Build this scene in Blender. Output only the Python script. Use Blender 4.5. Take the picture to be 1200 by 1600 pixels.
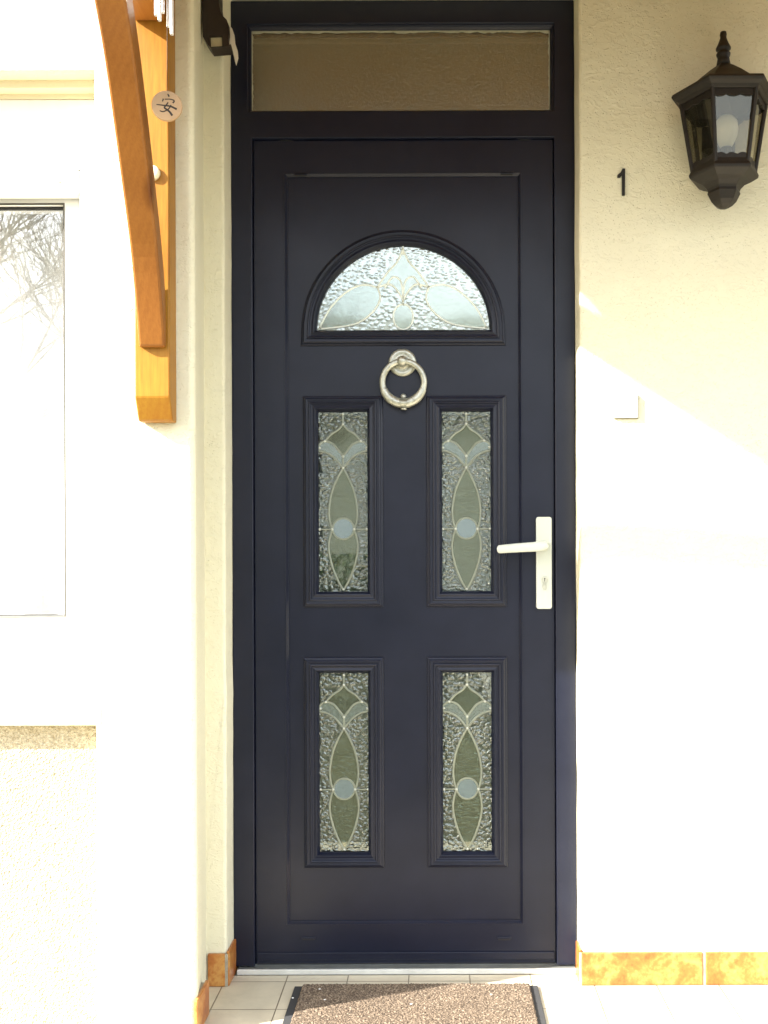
import bpy, bmesh, math, random
from mathutils import Vector, Matrix, geometry, noise
R = math.radians
random.seed(7)
S = bpy.context.scene
COL = S.collection
for o in list(bpy.data.objects): bpy.data.objects.remove(o)

# ------------------------------------------------------------ camera
F, VX, VY, DZ, CH = 1555.0, 685.0, 875.0, 2.618, 1.077
ROLL = R(0.2)
cd = bpy.data.cameras.new("camera"); cam = bpy.data.objects.new("camera", cd); COL.objects.link(cam)
cd.sensor_fit = 'VERTICAL'; cd.sensor_height = 36.0; cd.sensor_width = 27.0
cd.lens = 36.0 * F / 1600.0
cd.shift_x = (600 - VX) / 1600.0; cd.shift_y = (VY - 800) / 1600.0
cd.clip_start = 0.02; cd.clip_end = 2000
cam.matrix_world = Matrix.Translation((0, -DZ, CH)) @ Matrix.Rotation(R(90), 4, 'X') @ Matrix.Rotation(-ROLL, 4, 'Z')
S.camera = cam

# ------------------------------------------------------------ world, sun, exposure
TM, TK = 0.40, 0.64                       # sun travel: dy/dx and -dz/dx
sdir = Vector((1, TM, -TK)).normalized()
elev = math.asin(-sdir.z)
w = bpy.data.worlds.new("World"); S.world = w; w.use_nodes = True
nt = w.node_tree; bg = nt.nodes["Background"]
sky = nt.nodes.new("ShaderNodeTexSky"); sky.sky_type = 'NISHITA'; sky.sun_disc = False
sky.sun_elevation = elev; sky.sun_rotation = math.atan2(-sdir.x, -sdir.y)
sky.air_density = 1.3; sky.dust_density = 4.5; sky.ozone_density = 1.2
bg.inputs["Strength"].default_value = 0.15
# broken bright cloud over the clear sky
tc = nt.nodes.new("ShaderNodeTexCoord"); mp = nt.nodes.new("ShaderNodeMapping"); mp.inputs['Scale'].default_value = (1, 1, 2.4)
cn = nt.nodes.new("ShaderNodeTexNoise"); cn.inputs['Scale'].default_value = 2.3; cn.inputs['Detail'].default_value = 7; cn.inputs['Roughness'].default_value = 0.58
cr = nt.nodes.new("ShaderNodeMapRange"); cr.inputs[1].default_value = 0.40; cr.inputs[2].default_value = 0.60; cr.inputs[3].default_value = 0.15; cr.inputs[4].default_value = 0.9
cm = nt.nodes.new("ShaderNodeMix"); cm.data_type = 'RGBA'; cm.inputs[7].default_value = (6.4, 6.5, 6.5, 1)
nt.links.new(tc.outputs['Generated'], mp.inputs[0]); nt.links.new(mp.outputs[0], cn.inputs['Vector']); nt.links.new(cn.outputs['Fac'], cr.inputs[0])
nt.links.new(cr.outputs[0], cm.inputs[0]); nt.links.new(sky.outputs[0], cm.inputs[6]); nt.links.new(cm.outputs[2], bg.inputs["Color"])
sl = bpy.data.lights.new("sun", 'SUN'); sl.energy = 5.0; sl.angle = R(0.7); sl.color = (1.0, 0.96, 0.88)
sun = bpy.data.objects.new("sun", sl); COL.objects.link(sun)
sun.matrix_world = Matrix.Translation((-6, -3, 6)) @ sdir.to_track_quat('-Z', 'Y').to_matrix().to_4x4()
S.view_settings.view_transform = 'Standard'; S.view_settings.look = 'None'
S.view_settings.exposure = 2.2; S.view_settings.gamma = 1.0
S.cycles.max_bounces = 8; S.cycles.transparent_max_bounces = 12

# ------------------------------------------------------------ helpers
def P(px, py, y):
    """photo measurement on the plane at depth y -> metres"""
    dx, dy = px - VX, VY - py
    c, s = math.cos(-ROLL), math.sin(-ROLL)
    dx, dy = c * dx - s * dy, s * dx + c * dy
    d = (DZ + y) / F
    return Vector((dx * d, y, CH + dy * d))
def PX(px, y): return (px - VX) * (DZ + y) / F
def PZ(py, y): return CH + (VY - py) * (DZ + y) / F

def link(o): COL.objects.link(o); return o
def thing(name, label, cat, loc=(0, 0, 0), group=None):
    o = bpy.data.objects.new(name, None); link(o); o.location = loc; o.empty_display_size = 0.05
    o['label'] = label; o['category'] = cat
    if group: o['group'] = group
    return o
def tag(o, label, cat, group=None):
    o['label'] = label; o['category'] = cat
    if group: o['group'] = group
    return o
def world_loc(o):
    m = Matrix.Translation(o.location)
    while o.parent:
        m = Matrix.Translation(o.parent.location) @ o.matrix_parent_inverse @ m; o = o.parent
    return m
def obj(name, bm, m, parent=None, smooth=False, bevel=0, seg=2, kind=None, label=None):
    bmesh.ops.recalc_face_normals(bm, faces=bm.faces)
    me = bpy.data.meshes.new(name); bm.to_mesh(me); bm.free()
    ms = m if isinstance(m, (list, tuple)) else [m]
    for k in ms: me.materials.append(k)
    if smooth:
        for p in me.polygons: p.use_smooth = True
    o = bpy.data.objects.new(name, me); link(o)
    if parent:
        o.parent = parent
        root = parent
        while root.parent: root = root.parent
        # parts are modelled in world metres: undo the thing's own translation once
        if parent is root: o.matrix_parent_inverse = Matrix.Translation(root.location).inverted()
    if bevel:
        b = o.modifiers.new("bevel", 'BEVEL'); b.width = bevel; b.segments = seg
        b.limit_method = 'ANGLE'; b.angle_limit = R(38); b.use_clamp_overlap = True
    if kind: o['kind'] = kind
    if label: o['label'] = label
    return o
def box(bm, x0, x1, y0, y1, z0, z1, M=None):
    vs = [bm.verts.new(Vector(p)) for p in
          [(x0,y0,z0),(x1,y0,z0),(x1,y1,z0),(x0,y1,z0),(x0,y0,z1),(x1,y0,z1),(x1,y1,z1),(x0,y1,z1)]]
    if M:
        for v in vs: v.co = M @ v.co
    for f in [(0,3,2,1),(4,5,6,7),(0,1,5,4),(1,2,6,5),(2,3,7,6),(3,0,4,7)]: bm.faces.new([vs[i] for i in f])
    return vs
def B(*a):
    bm = bmesh.new(); box(bm, *a); return bm
def plate(bm, outer, holes, y0, y1, keep=None):
    """slab in the x-z plane with holes, between depths y0 (front) and y1"""
    loops = [outer] + list(holes)
    flat = [p for l in loops for p in l]
    tris = geometry.tessellate_polygon([[Vector((p[0], p[1], 0)) for p in l] for l in loops])
    a = [bm.verts.new((p[0], y0, p[1])) for p in flat]
    b = [bm.verts.new((p[0], y1, p[1])) for p in flat]
    for t in tris:
        try:
            bm.faces.new([a[i] for i in t]); bm.faces.new([b[i] for i in reversed(t)])
        except ValueError: pass
    n = 0
    for l in loops:
        k = len(l)
        for i in range(k):
            j = (i + 1) % k
            bm.faces.new((a[n+i], a[n+j], b[n+j], b[n+i]))
        n += k
    return a, b
def prism_xy(bm, poly, z0, z1):
    a = [bm.verts.new((p[0], p[1], z0)) for p in poly]; b = [bm.verts.new((p[0], p[1], z1)) for p in poly]
    bm.faces.new(a); bm.faces.new(b[::-1]); k = len(poly)
    for i in range(k): bm.faces.new((a[i], a[(i+1)%k], b[(i+1)%k], b[i]))
def prism_yz(bm, poly, x0, x1):
    a = [bm.verts.new((x0, p[0], p[1])) for p in poly]; b = [bm.verts.new((x1, p[0], p[1])) for p in poly]
    bm.faces.new(a); bm.faces.new(b[::-1]); k = len(poly)
    for i in range(k): bm.faces.new((a[i], a[(i+1)%k], b[(i+1)%k], b[i]))
def rect(x0, x1, z0, z1): return [(x0, z0), (x1, z0), (x1, z1), (x0, z1)]
def tube(bm, pts, rad, n=8, cap=True):
    """round tube through points; rad number or list"""
    pts = [Vector(p) for p in pts]
    rs = rad if isinstance(rad, (list, tuple)) else [rad] * len(pts)
    rings = []; up = None
    for i, p in enumerate(pts):
        t = (pts[min(i+1, len(pts)-1)] - pts[max(i-1, 0)])
        t = t.normalized() if t.length > 1e-9 else Vector((0, 0, 1))
        if up is None:
            up = Vector((0, 1, 0)) if abs(t.y) < 0.9 else Vector((1, 0, 0))
        s = t.cross(up).normalized(); up = s.cross(t).normalized()
        rings.append([bm.verts.new(p + (s * math.cos(2*math.pi*k/n) + up * math.sin(2*math.pi*k/n)) * rs[i]) for k in range(n)])
    for a, b in zip(rings, rings[1:]):
        for k in range(n): bm.faces.new((a[k], a[(k+1)%n], b[(k+1)%n], b[k]))
    if cap: bm.faces.new(rings[0]); bm.faces.new(rings[-1][::-1])
def lathe(bm, prof, c, n=24, axis='Z', a0=0.0):
    rings = []
    for r, h in prof:
        ring = []
        for k in range(n):
            a = a0 + 2*math.pi*k/n
            if axis == 'Z': v = (c[0] + r*math.cos(a), c[1] + r*math.sin(a), c[2] + h)
            else: v = (c[0] + r*math.cos(a), c[1] + h, c[2] + r*math.sin(a))
            ring.append(bm.verts.new(v))
        rings.append(ring)
    for a, b in zip(rings, rings[1:]):
        for k in range(n): bm.faces.new((a[k], a[(k+1)%n], b[(k+1)%n], b[k]))
    bm.faces.new(rings[0]); bm.faces.new(rings[-1][::-1])
def ribbon(bm, pts, wd, y0, y1):
    """flat strip in the x-z plane of width wd (or list), between depths y0 (front) and y1"""
    k = len(pts); ws = wd if isinstance(wd, (list, tuple)) else [wd]*k
    L, Rr = [], []
    for i in range(k):
        a = Vector(pts[max(i-1,0)]); b = Vector(pts[min(i+1,k-1)]); t = (b - a).normalized()
        nrm = Vector((-t.y, t.x)) * ws[i] * 0.5; p = Vector(pts[i])
        L.append(p + nrm); Rr.append(p - nrm)
    def V(p, y): return bm.verts.new((p.x, y, p.y))
    # slightly rounded section: edges back, crown forward
    rows = []
    for i in range(k):
        c = (L[i] + Rr[i]) * 0.5
        rows.append([V(L[i], y1), V(L[i], (y0+y1)/2), V((L[i]+c)/2, y0), V((Rr[i]+c)/2, y0), V(Rr[i], (y0+y1)/2), V(Rr[i], y1)])
    for a, b in zip(rows, rows[1:]):
        for j in range(5): bm.faces.new((a[j], a[j+1], b[j+1], b[j]))
    bm.faces.new(rows[0]); bm.faces.new(rows[-1][::-1])
def spline(pts, n=6):
    out = []; p = [Vector(q) for q in pts]
    for i in range(len(p)-1):
        a, b, c, d = p[max(i-1,0)], p[i], p[i+1], p[min(i+2, len(p)-1)]
        for k in range(n):
            t = k / n
            out.append(0.5*((2*b) + (c-a)*t + (2*a-5*b+4*c-d)*t*t + (3*b-a-3*c+d)*t**3))
    out.append(p[-1]); return out
def sweep_closed(bm, path, prof):
    """profile [(outward offset, y)] swept round a closed x-z path (counter-clockwise)"""
    k = len(path); rows = []
    for i in range(k):
        a, p, b = Vector(path[i-1]), Vector(path[i]), Vector(path[(i+1)%k])
        t1 = (p-a).normalized(); t2 = (b-p).normalized()
        n1 = Vector((t1.y, -t1.x)); n2 = Vector((t2.y, -t2.x))
        m = n1 + n2; m = m / max(m.dot(n1), 0.3)
        rows.append([bm.verts.new((p.x + m.x*o, y, p.y + m.y*o)) for o, y in prof])
    for i in range(k):
        a, b = rows[i], rows[(i+1)%k]
        for j in range(len(prof)-1): bm.faces.new((a[j], a[j+1], b[j+1], b[j]))

# ------------------------------------------------------------ materials
def mat(name):
    m = bpy.data.materials.new(name); m.use_nodes = True
    n = m.node_tree; return m, n, n.nodes["Principled BSDF"]
def N(n, t, **kw):
    x = n.nodes.new(t)
    for k, v in kw.items():
        if k in x.inputs.keys() if isinstance(k, str) else False: x.inputs[k].default_value = v
        else: setattr(x, k, v)
    return x
def coords(n, scale=(1,1,1)):
    tc = n.nodes.new("ShaderNodeTexCoord"); mp = n.nodes.new("ShaderNodeMapping")
    mp.inputs['Scale'].default_value = scale; n.links.new(tc.outputs['Object'], mp.inputs[0]); return mp.outputs[0]
def tex_noise(n, v, scale, detail=4, rough=0.5, dist=0):
    t = n.nodes.new("ShaderNodeTexNoise"); t.inputs['Scale'].default_value = scale
    t.inputs['Detail'].default_value = detail; t.inputs['Roughness'].default_value = rough
    t.inputs['Distortion'].default_value = dist; n.links.new(v, t.inputs['Vector']); return t.outputs['Fac']
def ramp(n, f, stops):
    r = n.nodes.new("ShaderNodeValToRGB"); n.links.new(f, r.inputs[0]); e = r.color_ramp.elements
    while len(e) < len(stops): e.new(0.5)
    for q, (p, c) in zip(e, stops): q.position = p; q.color = (*c, 1) if len(c) == 3 else c
    return r.outputs[0]
def g(v): return (v, v, v)
def bump(n, bsdf, h, strength, dist, prev=None, sock='Normal'):
    b = n.nodes.new("ShaderNodeBump"); b.inputs['Strength'].default_value = strength
    b.inputs['Distance'].default_value = dist; n.links.new(h, b.inputs['Height'])
    if prev: n.links.new(prev, b.inputs['Normal'])
    if bsdf: n.links.new(b.outputs[0], bsdf.inputs[sock])
    return b.outputs[0]
def mixc(n, f, a, b, mode='MIX'):
    x = n.nodes.new("ShaderNodeMix"); x.data_type = 'RGBA'; x.blend_type = mode
    for s, v in ((0, f), (6, a), (7, b)):
        if hasattr(v, 'links') or hasattr(v, 'is_linked'): n.links.new(v, x.inputs[s])
        else: x.inputs[s].default_value = v if s == 0 else (*v, 1)
    return x.outputs[2]
def plain(name, c, rough=0.5, metal=0, var=0.08, nscale=40, bstr=0.0, bdist=0.001, spec=0.5):
    m, n, b = mat(name); v = coords(n)
    f = tex_noise(n, v, nscale, 5, 0.6)
    col = ramp(n, f, [(0.25, tuple(x*(1-var) for x in c)), (0.75, tuple(min(x*(1+var), 1) for x in c))])
    n.links.new(col, b.inputs['Base Color']); b.inputs['Roughness'].default_value = rough
    b.inputs['Metallic'].default_value = metal; b.inputs['Specular IOR Level'].default_value = spec
    if bstr: bump(n, b, f, bstr, bdist)
    return m
def stucco(name, c, fine=0.5, dirt=True):
    m, n, b = mat(name); v = coords(n)
    big = tex_noise(n, v, 1.6, 4, 0.55); f1 = tex_noise(n, v, 55, 6, 0.62)
    col = ramp(n, big, [(0.3, tuple(x*0.95 for x in c)), (0.7, tuple(min(1, x*1.04) for x in c))])
    # sparse pits: clustered specks
    vo = n.nodes.new("ShaderNodeTexVoronoi"); vo.inputs['Scale'].default_value = 130; n.links.new(v, vo.inputs['Vector'])
    pit = ramp(n, vo.outputs['Distance'], [(0.10, g(0)), (0.26, g(1))])
    cl = tex_noise(n, v, 7, 3, 0.6); clm = ramp(n, cl, [(0.47, g(1)), (0.62, g(0))])
    pits = mixc(n, 1.0, pit, clm, 'ADD')
    pc = ramp(n, pits, [(0.0, tuple(x*0.72 for x in c)), (0.6, (1, 1, 1))])
    col = mixc(n, 0.55, col, mixc(n, 1.0, col, pc, 'MULTIPLY'))
    n.links.new(col, b.inputs['Base Color']); b.inputs['Roughness'].default_value = 0.93
    b.inputs['Specular IOR Level'].default_value = 0.15
    # trowelled ridges
    mp2 = coords(n, (1, 1, 1.8)); rid = tex_noise(n, mp2, 38, 3, 0.5, 1.4)
    rr = ramp(n, rid, [(0.52, g(0)), (0.64, g(1))])
    nb = bump(n, None, f1, 0.26*fine, 0.0045)
    nb = bump(n, None, rr, 0.32*fine, 0.0035, nb)
    bump(n, b, pits, 0.45*fine, 0.003, nb)
    return m
M_WALL = stucco("cream_stucco", (0.71, 0.68, 0.525), 1.0)
M_REVEAL = stucco("window_surround_stucco", (0.76, 0.70, 0.52), 0.5)
m, n, b = mat("rough_stucco"); v = coords(n)
f = tex_noise(n, v, 150, 5, 0.75); vo = N(n, "ShaderNodeTexVoronoi"); vo.inputs['Scale'].default_value = 190; n.links.new(v, vo.inputs['Vector'])
n.links.new(ramp(n, f, [(0.35, (0.36, 0.30, 0.195)), (0.65, (0.65, 0.59, 0.45))]), b.inputs['Base Color'])
b.inputs['Roughness'].default_value = 0.95
bump(n, b, vo.outputs['Distance'], 0.9, 0.006, bump(n, None, f, 0.8, 0.004)); M_ROUGH = m

def paint(name, c, rough, grain):
    m, n, b = mat(name)
    v = coords(n, (1, 1, 0.04)); gr = tex_noise(n, v, 420, 4, 0.7)
    v2 = coords(n); dust = tex_noise(n, v2, 9, 6, 0.65); sm = tex_noise(n, v2, 3, 3, 0.5)
    col = ramp(n, dust, [(0.35, c), (0.75, tuple(x*1.25 + 0.002 for x in c))])
    n.links.new(col, b.inputs['Base Color'])
    rr = ramp(n, sm, [(0.3, g(rough*0.85)), (0.7, g(min(1, rough*1.2)))]); n.links.new(rr, b.inputs['Roughness'])
    b.inputs['Specular IOR Level'].default_value = 0.34
    bump(n, b, gr, grain, 0.0006)
    return m
M_NAVY = paint("navy_grained_pvc", (0.0042, 0.0060, 0.0170), 0.36, 0.2)
M_GASKET = plain("black_rubber", (0.012, 0.012, 0.012), 0.7)
M_WHITE = plain("white_pvc", (0.78, 0.78, 0.76), 0.3, var=0.02)
M_HANDLE = plain("white_lacquer", (0.52, 0.55, 0.50), 0.28, var=0.02, nscale=12)
M_ALU = plain("aluminium_sill", (0.50, 0.52, 0.50), 0.38, 0.85, 0.15, 14, 0.1)
M_ALUL = plain("pale_aluminium_lip", (0.62, 0.62, 0.58), 0.4, 0.2, 0.12, 18, 0.1)
M_LEAD = plain("dull_lead_came", (0.24, 0.26, 0.21), 0.45, 0.5, 0.15, 60, 0.25, 0.001)
M_SOLDER = plain("solder_blobs", (0.50, 0.52, 0.46), 0.3, 0.5, 0.1, 60)
M_KNOCK = plain("satin_nickel", (0.50, 0.50, 0.43), 0.40, 0.75, 0.3, 90, 0.25)
M_LANT = plain("dark_bronze_casting", (0.012, 0.0085, 0.006), 0.5, 0.25, 0.3, 50, 0.35, 0.001)
M_BLACK = plain("black_enamel", (0.006, 0.005, 0.004), 0.6)
M_BROWNDK = plain("dark_brown_casting", (0.016, 0.009, 0.007), 0.5, var=0.3, bstr=0.3)
M_IVORY = plain("ivory_plastic", (0.60, 0.58, 0.48), 0.4, var=0.03)
M_CHIME = plain("polished_tube", (0.86, 0.86, 0.88), 0.3, 0.35, 0.05)
M_INK = plain("black_ink", (0.03, 0.02, 0.015), 0.7)
M_CORD = plain("dark_cord", (0.06, 0.05, 0.04), 0.8)
M_BULB = plain("frosted_bulb", (0.80, 0.82, 0.76), 0.25, var=0.02)
M_HALL = plain("hall_plaster", (0.42, 0.40, 0.33), 0.9)
M_HALLF = plain("hall_floor", (0.22, 0.17, 0.11), 0.5)
M_GROUT = plain("cement_grout", (0.34, 0.30, 0.23), 0.95, var=0.3, bstr=0.8, bdist=0.004)

def wood(name, c1, c2, axis='Z', rough=0.42):
    m, n, b = mat(name)
    sc = {'Z': (1, 1, 0.06), 'Y': (1, 0.06, 1), 'X': (0.06, 1, 1)}[axis]
    v = coords(n, sc); wv = n.nodes.new("ShaderNodeTexWave"); wv.wave_type = 'BANDS'; wv.bands_direction = 'DIAGONAL'
    wv.inputs['Scale'].default_value = 34; wv.inputs['Distortion'].default_value = 3.5; wv.inputs['Detail'].default_value = 3
    wv.inputs['Detail Scale'].default_value = 0.6; n.links.new(v, wv.inputs['Vector'])
    fi = tex_noise(n, v, 260, 4, 0.6); v2 = coords(n, tuple(0.35 if s < 1 else 1 for s in sc)); blot = tex_noise(n, v2, 9, 4, 0.6)
    f = mixc(n, 0.86, wv.outputs['Color'], fi); f = mixc(n, 0.6, f, blot)
    col = ramp(n, f, [(0.25, c1), (0.55, tuple((a+b_)/2 for a, b_ in zip(c1, c2))), (0.8, c2)])
    kn = n.nodes.new("ShaderNodeTexVoronoi"); kn.inputs['Scale'].default_value = 5.5
    n.links.new(coords(n, tuple(0.55 if s < 1 else 1 for s in sc)), kn.inputs['Vector'])
    km = ramp(n, kn.outputs['Distance'], [(0.10, (0.30, 0.17, 0.10)), (0.22, (1, 1, 1))])
    col = mixc(n, 0.85, col, mixc(n, 1.0, col, km, 'MULTIPLY'))
    n.links.new(col, b.inputs['Base Color']); b.inputs['Roughness'].default_value = rough
    b.inputs['Specular IOR Level'].default_value = 0.25
    bump(n, b, fi, 0.2, 0.001); return m
M_WOOD = wood("honey_stained_pine", (0.24, 0.080, 0.009), (0.41, 0.228, 0.026))
M_WOODB = wood("honey_stained_pine_shaded", (0.20, 0.070, 0.013), (0.36, 0.150, 0.032))  # same pine as the post; brace's shade put into darker, redder colours
M_WOODY = wood("honey_stained_pine_beam", (0.25, 0.085, 0.015), (0.40, 0.17, 0.035), 'Y')
M_SOFFIT = wood("pine_soffit_boards", (0.30, 0.17, 0.06), (0.46, 0.29, 0.12), 'Y')
M_DISC = plain("pale_wood_slice", (0.42, 0.27, 0.145), 0.6, var=0.08, nscale=25)
M_CAP = plain("pale_dowel", (0.80, 0.74, 0.52), 0.5)

def tilemat(name, c1, c2, c3, rough, sc):
    m, n, b = mat(name); v = coords(n)
    a = tex_noise(n, v, sc, 5, 0.6, 0.6); fi = tex_noise(n, v, sc*7, 4, 0.6)
    col = ramp(n, mixc(n, 0.25, a, fi), [(0.36, c1), (0.5, c2), (0.64, c3)])
    n.links.new(col, b.inputs['Base Color']); b.inputs['Roughness'].default_value = rough
    bump(n, b, a, 0.15, 0.002); return m
M_TERRA = tilemat("mottled_terracotta", (0.25, 0.062, 0.013), (0.38, 0.130, 0.027), (0.52, 0.27, 0.075), 0.32, 16)
m, n, b = mat("cream_floor_tile"); v = coords(n)
mp = n.nodes.new("ShaderNodeMapping"); n.links.new(v, mp.inputs[0]); mp.inputs['Location'].default_value = (0.394, 0.23, 0)
br = n.nodes.new("ShaderNodeTexBrick"); br.offset = 0; br.inputs['Scale'].default_value = 1
br.inputs['Brick Width'].default_value = 0.157; br.inputs['Row Height'].default_value = 0.157
br.inputs['Mortar Size'].default_value = 0.0017; br.inputs['Mortar Smooth'].default_value = 0.25
br.inputs['Color1'].default_value = (0.60, 0.535, 0.41, 1); br.inputs['Color2'].default_value = (0.56, 0.495, 0.375, 1)
br.inputs['Mortar'].default_value = (0.20, 0.165, 0.115, 1); n.links.new(mp.outputs[0], br.inputs['Vector'])
dn = tex_noise(n, v, 11, 6, 0.65)
col = mixc(n, 1.0, br.outputs['Color'], ramp(n, dn, [(0.3, g(0.82)), (0.65, g(1.0))]), 'MULTIPLY')
n.links.new(col, b.inputs['Base Color']); b.inputs['Roughness'].default_value = 0.45
inv = N(n, "ShaderNodeInvert"); n.links.new(br.outputs['Fac'], inv.inputs[1])
bump(n, b, inv.outputs[0], 0.7, 0.002, bump(n, None, dn, 0.1, 0.002)); M_FLOOR = m

m, n, b = mat("brown_mat_pile"); v = coords(n)
a = tex_noise(n, v, 210, 4, 0.8); c_ = tex_noise(n, v, 18, 3, 0.5)
vo = N(n, "ShaderNodeTexVoronoi"); vo.inputs['Scale'].default_value = 260; n.links.new(v, vo.inputs['Vector'])
col = ramp(n, a, [(0.34, (0.035, 0.023, 0.016)), (0.5, (0.155, 0.108, 0.072)), (0.66, (0.52, 0.41, 0.295))])
col = mixc(n, 1.0, col, ramp(n, c_, [(0.3, g(0.8)), (0.7, g(1.0))]), 'MULTIPLY')
n.links.new(col, b.inputs['Base Color']); b.inputs['Roughness'].default_value = 1
bump(n, b, a, 1.0, 0.006); M_PILE = m

def thin_glass(name, tint, refl, rough=0.0, bumpf=None, veil=0.0, veilc=(0.5, 0.55, 0.5), transp=(0.75, 0.8, 0.78)):
    """thin pane: clear body + mirror reflection (Fresnel, boosted as for coated double glazing) + a little scatter"""
    m = bpy.data.materials.new(name); m.use_nodes = True; n = m.node_tree
    for x in list(n.nodes): n.nodes.remove(x)
    out = n.nodes.new("ShaderNodeOutputMaterial")
    tr = n.nodes.new("ShaderNodeBsdfTransparent"); tr.inputs[0].default_value = (*transp, 1)
    gl = n.nodes.new("ShaderNodeBsdfGlossy"); gl.inputs['Color'].default_value = (*tint, 1); gl.inputs['Roughness'].default_value = rough
    df = n.nodes.new("ShaderNodeBsdfDiffuse"); df.inputs[0].default_value = (*veilc, 1)
    m1 = n.nodes.new("ShaderNodeMixShader"); m1.inputs[0].default_value = veil
    n.links.new(tr.outputs[0], m1.inputs[1]); n.links.new(df.outputs[0], m1.inputs[2])
    m2 = n.nodes.new("ShaderNodeMixShader"); fr = n.nodes.new("ShaderNodeFresnel")
    ge = n.nodes.new("ShaderNodeNewGeometry"); io = n.nodes.new("ShaderNodeMapRange")     # same index on both faces of the thin pane
    n.links.new(ge.outputs['Backfacing'], io.inputs[0]); io.inputs[3].default_value = 1.45; io.inputs[4].default_value = 1/1.45
    n.links.new(io.outputs[0], fr.inputs[0])
    mr = n.nodes.new("ShaderNodeMapRange"); mr.inputs[1].default_value = 0; mr.inputs[2].default_value = 1
    mr.inputs[3].default_value = refl; mr.inputs[4].default_value = 1.0; n.links.new(fr.outputs[0], mr.inputs[0])
    n.links.new(mr.outputs[0], m2.inputs[0]); n.links.new(m1.outputs[0], m2.inputs[1]); n.links.new(gl.outputs[0], m2.inputs[2])
    n.links.new(m2.outputs[0], out.inputs[0])
    if bumpf:
        nb = bumpf(n); n.links.new(nb, gl.inputs['Normal']); n.links.new(nb, fr.inputs['Normal'])
        n.links.new(nb, df.inputs['Normal'])
    return m
def pebble(n, sc=88, dist=0.0025, lo=0.30, hi=0.62):
    """rounded drops with nearly flat tops and steep rims"""
    v = coords(n, (1, 1, 1.15)); vo = n.nodes.new("ShaderNodeTexVoronoi"); vo.feature = 'SMOOTH_F1'
    vo.inputs['Scale'].default_value = sc; vo.inputs['Smoothness'].default_value = 0.25
    dn = n.nodes.new("ShaderNodeTexNoise"); dn.inputs['Scale'].default_value = 45; n.links.new(v, dn.inputs['Vector'])
    ad = n.nodes.new("ShaderNodeVectorMath"); ad.operation = 'MULTIPLY_ADD'; n.links.new(dn.outputs['Color'], ad.inputs[0])
    ad.inputs[1].default_value = (0.007, 0.007, 0.007); n.links.new(v, ad.inputs[2]); n.links.new(ad.outputs[0], vo.inputs['Vector'])
    mr = n.nodes.new("ShaderNodeMapRange"); mr.interpolation_type = 'SMOOTHSTEP'; mr.inputs[1].default_value = lo; mr.inputs[2].default_value = hi
    mr.inputs[3].default_value = 1; mr.inputs[4].default_value = 0; n.links.new(vo.outputs['Distance'], mr.inputs[0])
    return bump(n, None, mr.outputs[0], 0.8, dist)
def ripple(n):
    v = coords(n); return bump(n, None, tex_noise(n, v, 150, 3, 0.65, 0.4), 0.8, 0.0035)
def slight(n):
    v = coords(n); return bump(n, None, tex_noise(n, v, 5, 2, 0.5), 0.05, 0.006)
def stipple(n):
    v = coords(n); return bump(n, None, tex_noise(n, v, 210, 3, 0.6), 0.5, 0.002)
M_PEB = thin_glass("pebbled_glass", (0.94, 1.0, 0.94), 0.10, 0.02, pebble, 0.02, (0.36, 0.42, 0.38))
M_PEBA = thin_glass("pebbled_arch_glass", (0.94, 1.0, 0.97), 0.19, 0.05, lambda n: pebble(n, 84, 0.00045, 0.10, 0.70), 0.08, (0.40, 0.45, 0.42))
M_CLRA = thin_glass("smooth_arch_glass", (0.95, 1.0, 0.96), 0.115, 0.05, slight, 0.06, (0.40, 0.44, 0.38))
M_CLR = thin_glass("smooth_bevelled_glass", (1.0, 0.97, 0.80), 0.050, 0.02, slight, 0.06, (0.34, 0.35, 0.24))
M_FINE = thin_glass("fine_rippled_glass", (0.92, 1.0, 0.97), 0.075, 0.06, stipple, 0.10, (0.42, 0.47, 0.45))
M_BLUE = thin_glass("pale_blue_glass", (0.85, 0.95, 1.0), 0.10, 0.05, slight, 0.24, (0.36, 0.44, 0.48))
M_TRANS = thin_glass("textured_transom_glass", (1.0, 0.97, 0.88), 0.19, 0.07, ripple, 0.12, (0.30, 0.25, 0.15))
M_WIN = thin_glass("window_glass", (1, 1, 1), 0.13, 0.0, None, 0.0, transp=(0.99, 0.99, 0.99))
M_LGL = thin_glass("smoked_lantern_glass", (0.9, 0.95, 1.0), 0.08, 0.0, None, 0.05, (0.2, 0.18, 0.12), transp=(0.68, 0.65, 0.55))

# ------------------------------------------------------------ house walls
YW, YL = -0.095, -0.36                    # main wall face, projecting left bay face
XL, XR = -0.54, 0.3605                     # door opening
ZT = 2.546
house = thing('house_wall', 'cream rendered house front around the navy door, projecting further out on the left', 'house', (0, 0.1, 0))
def wob(z, s): return 0.0022 * noise.noise(Vector((s, 0, z*5))) + 0.0012 * noise.noise(Vector((s+9, 0, z*17)))
zs = [0.086 + i*(ZT-0.086)/46 for i in range(47)]
hole = [(XL, -0.02), (XR, -0.02)] + [(XR + wob(z, 3), z) for z in zs] + [(XL + wob(z, 20), z) for z in reversed(zs)]
bm = bmesh.new(); plate(bm, rect(-0.66, 3.6, -0.3, 5.2), [hole], YW, 0.22)
obj('wall', bm, M_WALL, house, bevel=0.008, seg=3)
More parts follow.
